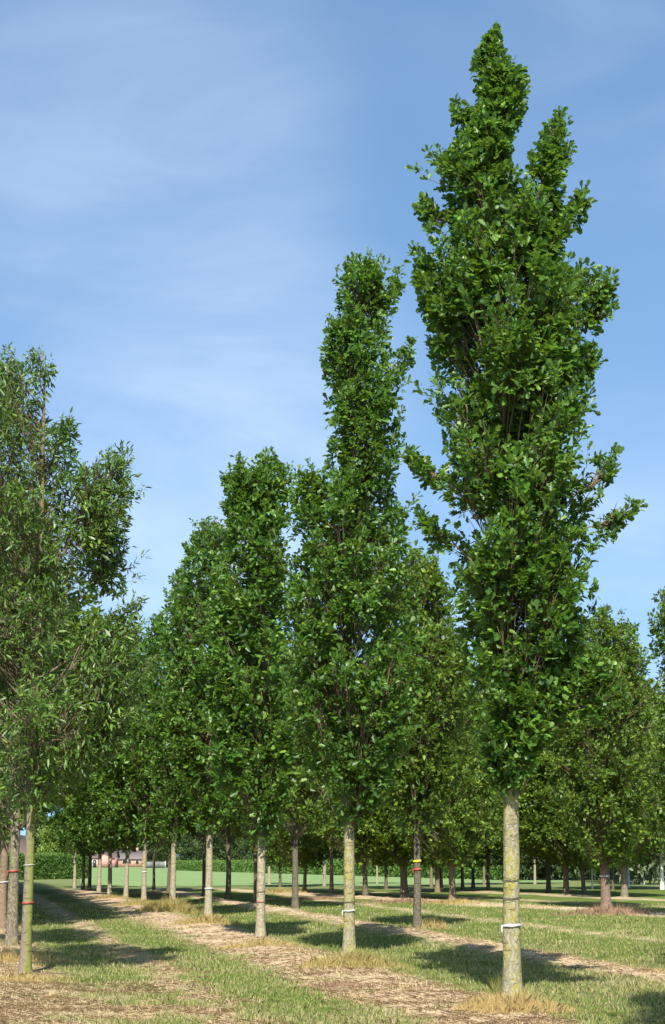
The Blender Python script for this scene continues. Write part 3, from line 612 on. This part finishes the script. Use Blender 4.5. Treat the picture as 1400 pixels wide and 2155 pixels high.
def blades(rng, x, y, h, w, lean, dry, z0=None, lying=False):
    n = len(x); a = rng.random(n) * 2 * np.pi; b = rng.random(n) * 2 * np.pi
    if lying: a = b + np.pi / 2 + rng.normal(0, .12, n)
    z = gz(x, y) if z0 is None else z0
    lx, ly = np.cos(b) * lean * h, np.sin(b) * lean * h; sx, sy = np.cos(a) * w / 2, np.sin(a) * w / 2
    up_ = h * np.sqrt(np.clip(1 - lean ** 2, .02, 1))
    P = np.empty((n, 5, 3))
    P[:, 0] = np.stack([x - sx, y - sy, z - .005], 1); P[:, 1] = np.stack([x + sx, y + sy, z - .005], 1)
    P[:, 2] = np.stack([x + sx * .7 + lx * .35, y + sy * .7 + ly * .35, z + up_ * .6], 1); P[:, 3] = np.stack([x - sx * .7 + lx * .35, y - sy * .7 + ly * .35, z + up_ * .6], 1)
    P[:, 4] = np.stack([x + lx, y + ly, z + up_], 1)
    base = np.arange(n)[:, None] * 5
    L_ = np.concatenate([base + np.array([0, 1, 2, 3, 4])[None] * 0 + np.array([0, 1, 2, 4, 3])[None]], 1).ravel()
    return P.reshape(-1, 3), L_, np.arange(n) * 5, dry
def scatter(n, y0, y1, seed):
    rng = np.random.default_rng(seed); v = rng.random(n); y = 1 / (1 / y0 + v * (1 / y1 - 1 / y0)); x = (rng.random(n) * 2 - 1) * (y * .225 + .6); return rng, x, y
rng, x, y = scatter(340000, 14.5, 60, 3)
cl = vnoise(x * 3.5, y * 3.5, 2); sm = straw_mask(x, y); keep = (rng.random(len(x)) < np.where(sm > .5, .30, .95) * (.25 + cl)); x, y, sm, cl = x[keep], y[keep], sm[keep], cl[keep]
dry = np.clip(np.where(sm > .5, .85, .22 + .4 * (vnoise(x * .8, y * .8, 4) - .4)) + rng.normal(0, .25, len(x)), 0, 1)
h = rng.uniform(.02, .055, len(x)) * (.55 + cl) * np.where(sm > .5, .8, 1.15)
V, L_, st, _ = blades(rng, x, y, h, np.maximum(.006, y * .00035), rng.uniform(.2, .8, len(x)), dry)
g_o = tag(obj('grass', raw_mesh('grass', V, L_, st, [M['blade']], rnd=rng.random(len(x)), extra={'dry': dry})), 'short mown grass between the tree rows', 'grass', None, 'stuff')
rng, x, y = scatter(190000, 14.5, 50, 4)
sm = straw_mask(x, y); cl = vnoise(x * 4, y * 4, 12); k = (rng.random(len(x)) < np.where(sm > .5, .9, .10) * (.15 + 1.2 * cl)); x, y = x[k], y[k]
V, L_, st, _ = blades(rng, x, y, rng.uniform(.05, .16, len(x)), np.maximum(.003, y * .00018), rng.uniform(.985, .999, len(x)), None, lying=True)
tag(obj('straw_litter', raw_mesh('straw', V, L_, st, [M['blade']], rnd=rng.random(len(x)), extra={'dry': np.clip(rng.normal(.97, .12, len(x)), 0, 1)})), 'dry mown straw lying on the brown strips', 'straw', None, 'stuff')

M['weed'] = blade_mat('dry_yellow_weeds', (.12, .16, .03), (.27, .28, .08), (.38, .25, .09), (.60, .46, .22), .3)
M['weed_red'] = blade_mat('dry_reddish_weeds', (.12, .16, .04), (.2, .2, .08), (.24, .13, .085), (.44, .29, .20), .3)
def weed(px, py, label, rad, hgt, n, dryness, seed, thick=.004, name='weed_clump', flat_=.55, yo=0):
    x0, y0 = at(px, py); rng = np.random.default_rng(seed); r = rad * rng.random(n) ** .7; a = rng.random(n) * 2 * np.pi
    r = r * (.8 + .4 * vnoise(np.cos(a) * 2 + seed, np.sin(a) * 2, 0))
    x, y = r * np.cos(a), r * np.sin(a) * .8
    prof_ = np.clip(1 - (r / (rad * 1.25)) ** 1.6, .12, 1)
    h = hgt * prof_ * rng.uniform(.25, 1.15, n) * (.6 + .8 * vnoise(x * 9 + seed, y * 9, 0)); z = gz(x + x0, y + y0) - gz(x0, y0)
    V, L_, st, _ = blades(rng, x, y, h, np.full(n, max(thick * .4, y0 * .00012)), rng.uniform(.1, flat_ + .35, n), None, z0=z)
    me = raw_mesh(name, V, L_, st, [M['weed_red' if dryness >= .93 and px != 1085 else 'weed']], rnd=rng.random(n), extra={'dry': np.clip(rng.normal(dryness, .2, n), 0, 1)})
    return tag(obj(name, me, None, (x0, y0, float(gz(x0, y0)))), label, 'weeds', 'dry weeds at the tree feet')
weed(1085, 2135, 'orange-yellow dry weeds at the foot of the tallest oak', .62, .20, 12000, .95, 1)
weed(1048, 2100, 'green weeds with a few tall stalks against the tallest oak', .17, .24, 500, .12, 2, flat_=.4)
weed(745, 2042, 'broad yellow-green weed clump in front of the second oak', .85, .22, 6500, .62, 3)
weed(700, 2080, 'pinkish dry weed patch on the bare strip below the second oak', .6, .09, 2200, 1.0, 14)
weed(545, 1996, 'low straw-coloured weeds at the foot of the three-pronged oak', .85, .14, 3500, .75, 4)
weed(440, 1950, 'yellow weeds with a shaded side before the white-taped brown-grey oak', .85, .24, 4200, .7, 5)
weed(366, 1922, 'domed bright yellow weeds below the ringed oak trunk', 1.0, .42, 7000, .5, 6)
weed(300, 1909, 'olive yellow weeds at the foot of the sixth oak', 1.0, .22, 3000, .6, 7)
weed(232, 1893, 'yellow weeds spreading from the eighth oak trunk', 1.0, .16, 1800, .65, 8)
weed(20, 2030, 'pale dry grasses between the two nearest trunks at the picture edge', 1.0, .2, 4000, .85, 9)
weed(60, 2075, 'short straw-coloured grasses round the smooth green trunk', .7, .1, 3000, .9, 10)
weed(640, 1892, 'reddish dry weeds on the low mound behind the second oak', 1.7, .16, 2600, 1.0, 11)
weed(590, 1880, 'dark reddish weeds under the thin dark trunk', 1.3, .28, 2000, .8, 12)
weed(850, 1900, 'reddish dry weeds around the thick light brown trunk', 1.5, .20, 2600, 1.0, 13)
weed(1275, 1925, 'tall purplish dry weeds round the crooked reddish trunk', 1.5, .30, 3400, .95, 15)
weed(955, 1902, 'pale dry weeds round the orange-brown trunk', 1.1, .16, 2000, .85, 16)
weed(905, 1955, 'thin dry grasses beside the yellow-taped tree', .5, .3, 900, .8, 17)
weed(325, 1883, 'reddish dry weeds round the lone dark thin trunk', 1.4, .16, 1600, 1.0, 18)

# ------------------------------------------------------------------ hedges
def hedge(label, p0, p1, h0, h1, width, n, size, seed):
    rng = np.random.default_rng(seed); p0 = np.array(p0); p1 = np.array(p1); d = p1 - p0; Ln = np.linalg.norm(d); d /= Ln; nrm = np.array([d[1], -d[0]])
    t = rng.random(n) * Ln
    H = (h0 + (h1 - h0) * t / Ln) * (1 + .05 * (vnoise(t * .7, 0 * t, seed) - .5) * 2)
    side = rng.random(n); top = side < .35
    q = np.where(top, rng.uniform(-.5, .5, n), np.where(rng.random(n) < .8, np.sign(nrm[1]) * -.5, np.sign(nrm[1]) * .5)) * width
    z = np.where(top, H, rng.random(n) * H) + rng.normal(0, .03, n)
    q = q + rng.normal(0, .05, n) + .10 * (vnoise(t * 1.5, z * 2, 4) - .5)
    xy = p0[None] + d[None] * t[:, None] + nrm[None] * q[:, None]; g = gz(xy[:, 0], xy[:, 1]) - gz(*p0)
    P = np.concatenate([xy - p0, (z + g)[:, None]], 1)
    out = np.where(top[:, None], np.array([0, 0, 1.]), np.concatenate([nrm[None] * np.sign(q)[:, None], np.full((n, 1), .3)], 1))
    dn = out * .5 + rng.normal(0, .8, (n, 3)) + np.array([0, 0, .4])
    V, L_, st, fr = leaves(rng, P, dn, out + rng.normal(0, .5, (n, 3)), size * rng.uniform(.6, 1.2, n), 'low', rng.random(n) * .6 + .4 * vnoise(t * 2, z * 3, 1))
    # a twiggy core so that nothing shows through
    k = int(Ln / 1.5) + 2; core = []
    for i in range(k):
        s = i / (k - 1); c = p0 + d * Ln * s; hh = (h0 + (h1 - h0) * s) - .08; gg = float(gz(*c) - gz(*p0))
        for qq, zz in ((-.44, -.2), (.44, -.2), (.42, hh), (-.42, hh)): w = c - p0 + nrm * qq * width; core.append((w[0], w[1], gg + zz))
    F = grid_faces(k, 4, True); nv = len(V)
    V = np.concatenate([V, core]); st = np.concatenate([st, len(L_) + np.arange(len(F)) * 4]); L_ = np.concatenate([L_, (F + nv).ravel()]); fr = np.concatenate([fr, np.zeros(len(F))])
    return tag(obj('hedge', raw_mesh('hedge', V, L_, st, [M['hedge']], rnd=fr), None, (p0[0], p0[1], float(gz(*p0)))), label, 'hedge', 'clipped hedges')
a, b = at(-60, 1853), at(172, 1849)
hedge('tall clipped hedge beyond the shaded lane, its end by the last oaks', a, b, 1.85, 1.85, 1.6, 26000, .15, 1)
a, b = at(372, 1832), at(1075, 1853)
hedge('long low clipped hedge behind the bright field', a, b, 1.5, 1.28, 1.5, 60000, .26, 2)

# ------------------------------------------------------------------ houses, fence
def house(label, px0, px1, pyb, eave, ridge, depth, wallm, roofm, wins, chim, group='far houses', gable=None):
    x0, y0 = at(px0, pyb); x1, _ = at(px1, pyb); w = x1 - x0; cx = (x0 + x1) / 2; zg = float(gz(cx, y0))
    root = tag(obj('house', None, None, (cx, y0 + depth / 2, zg)), label, 'house', group)
    b = MB(); b.box((0, 0, eave / 2 - .1), (w, depth, eave + .2)); hw = w / 2
    b.add([(-hw, -depth / 2, eave), (-hw, depth / 2, eave), (-hw, 0, ridge - .15)], [[0, 2, 1]]); b.add([(hw, -depth / 2, eave), (hw, depth / 2, eave), (hw, 0, ridge - .15)], [[0, 1, 2]])
    obj('wall', b.mesh('wall', [wallm], False), root)
    r = MB(); o = .4
    for s in (-1, 1):
        V = [(-hw - o, s * (depth / 2 + o), eave - .12), (hw + o, s * (depth / 2 + o), eave - .12), (hw + o, 0, ridge), (-hw - o, 0, ridge)]
        V += [(x, y, z + .14) for x, y, z in V]; r.add(V, [[0, 1, 2, 3], [4, 5, 6, 7], [0, 1, 5, 4], [2, 3, 7, 6], [0, 3, 7, 4], [1, 2, 6, 5]])
    rf = obj('roof', r.mesh('roof', [roofm], False), root)
    for cxx in chim: q = MB(); q.box((cxx, 0, ridge + .2), (.6, .6, 1.2)); obj('chimney', q.mesh('chimney', [wallm], False), rf)
    for (wx, wz, ww, wh, nm) in wins:
        q = MB(); q.box((wx, -depth / 2 - .02, wz), (ww + .16, .10, wh + .16)); fr = obj(nm, q.mesh('frame', [M['render_white']], False), root)
        q = MB(); q.box((wx, -depth / 2 - .08, wz), (ww, .04, wh)); obj('pane' if nm == 'window' else 'panel', q.mesh('pane', [M['pane']], False), fr)
    if gable:
        gx, gw, gh = gable; q = MB(); q.box((gx, -depth / 2 - .6, eave * .55), (gw, 1.2, eave * 1.1))
        q.add([(gx - gw / 2, -depth / 2 - 1.2, eave * 1.1), (gx + gw / 2, -depth / 2 - 1.2, eave * 1.1), (gx, -depth / 2 - 1.2, gh)], [[0, 1, 2]])
        obj('porch', q.mesh('porch', [wallm], False), root)
    return root
house('pink brick house with dark upright window behind the last oaks', 166, 241, 1826, 2.5, 4.6, 8, M['brick_pink'], M['roof_brown'], [(-2.6, 1.4, .8, 1.2, 'window'), (1.9, 1.6, .7, 1.1, 'window'), (-.5, 1.0, .9, 2.0, 'door')], [-2], gable=(2.1, 1.9, 3.3))
house('orange brick bungalow with grey roof and wide dark opening', 242, 304, 1825, 2.2, 4.3, 8, M['brick_orange'], M['roof_grey'], [(-.8, 1.5, 2.2, .9, 'window'), (2.0, 1.4, .8, .9, 'window')], [1.5])
house('house with purplish brown roof behind the tall hedge', 15, 92, 1838, 2.3, 4.6, 7, M['brick_pink'], M['roof_brown'], [(0, 1.4, 1, 1, 'window')], [])
def fence(label, px0, px1, py, h, n):
    x0, y0 = at(px0, py); x1, _ = at(px1, py); root = tag(obj('fence', None, None, (x0, y0, float(gz(x0, y0)))), label, 'fence'); w = x1 - x0
    for i in range(n + 1): q = MB(); q.box((w * i / n, 0, h / 2), (.16, .16, h + .1)); obj('post', q.mesh('post', [M['render_white' if i == n else 'fence_grey']], False), root)
    for i in range(n): q = MB(); q.box((w * (i + .5) / n, 0, h / 2), (w / n - .2, .05, h - .1)); obj('panel', q.mesh('panel', [M['fence_grey']], False), root)
fence('grey panel fence ending in a white post beside the bungalow', 306, 348, 1827, 1.6, 3)

# ------------------------------------------------------------------ trees behind the hedges
def bt(px, py, kind, hs, label, group='trees beyond the hedges', ws=None, name='background_tree', b='bark_dark'):
    x, Y = at(px, py); far_tree(name, label, group, x, Y, kind, rr.randrange(3), b, .16, hs, rr.random() * 6.28, ws=ws)
bt(118, 1842, 'yellow', .62, 'yellow-green bushy tree rising behind the tall hedge', ws=.60)
bt(88, 1838, 'back', .75, 'mid green bush between the brown roof and the yellow-green tree', ws=.5)
BT = 'dense dark green tree in the belt beyond the long hedge'
for i, px in enumerate(range(350, 1080, 48)):
    py = 1826 + (px - 350) / 730 * 20 + (i % 3) * .8
    bt(px, py, 'back', rr.uniform(.8, 1.1) * (1.1 if px < 600 else .85), BT, ws=rr.uniform(.9, 1.2) * (1.0 if px < 600 else .8))
for i, px in enumerate((150, 190, 228, 268, 305, 335)):
    bt(px, 1822.5, 'back', rr.uniform(.8, 1.05), 'dense dark green tree behind the brick houses', ws=1.25)
BR = 'dark low-branched tree in the shady belt past the far block'
for i, px in enumerate(range(1085, 1480, 38)):
    bt(px, 1850 + (i % 2) * 3, 'back', rr.uniform(.85, 1.15), BR, ws=rr.uniform(.75, .95))
bt(1352, 1862, 'grey', 1.16, 'tall grey-green feathery tree rising above the far block', ws=.7, b='bark_birch')
bt(1310, 1858, 'grey', 1.15, 'grey-green tree half hidden behind the taller feathery one', ws=.6, b='bark_birch')
x_, y_ = at(455, 1829); far_tree('birch_tree', 'leaning white birch stem above the long hedge', 'trees beyond the hedges', x_, y_, 'high', 0, 'bark_birch', .25, 1.2, .4)
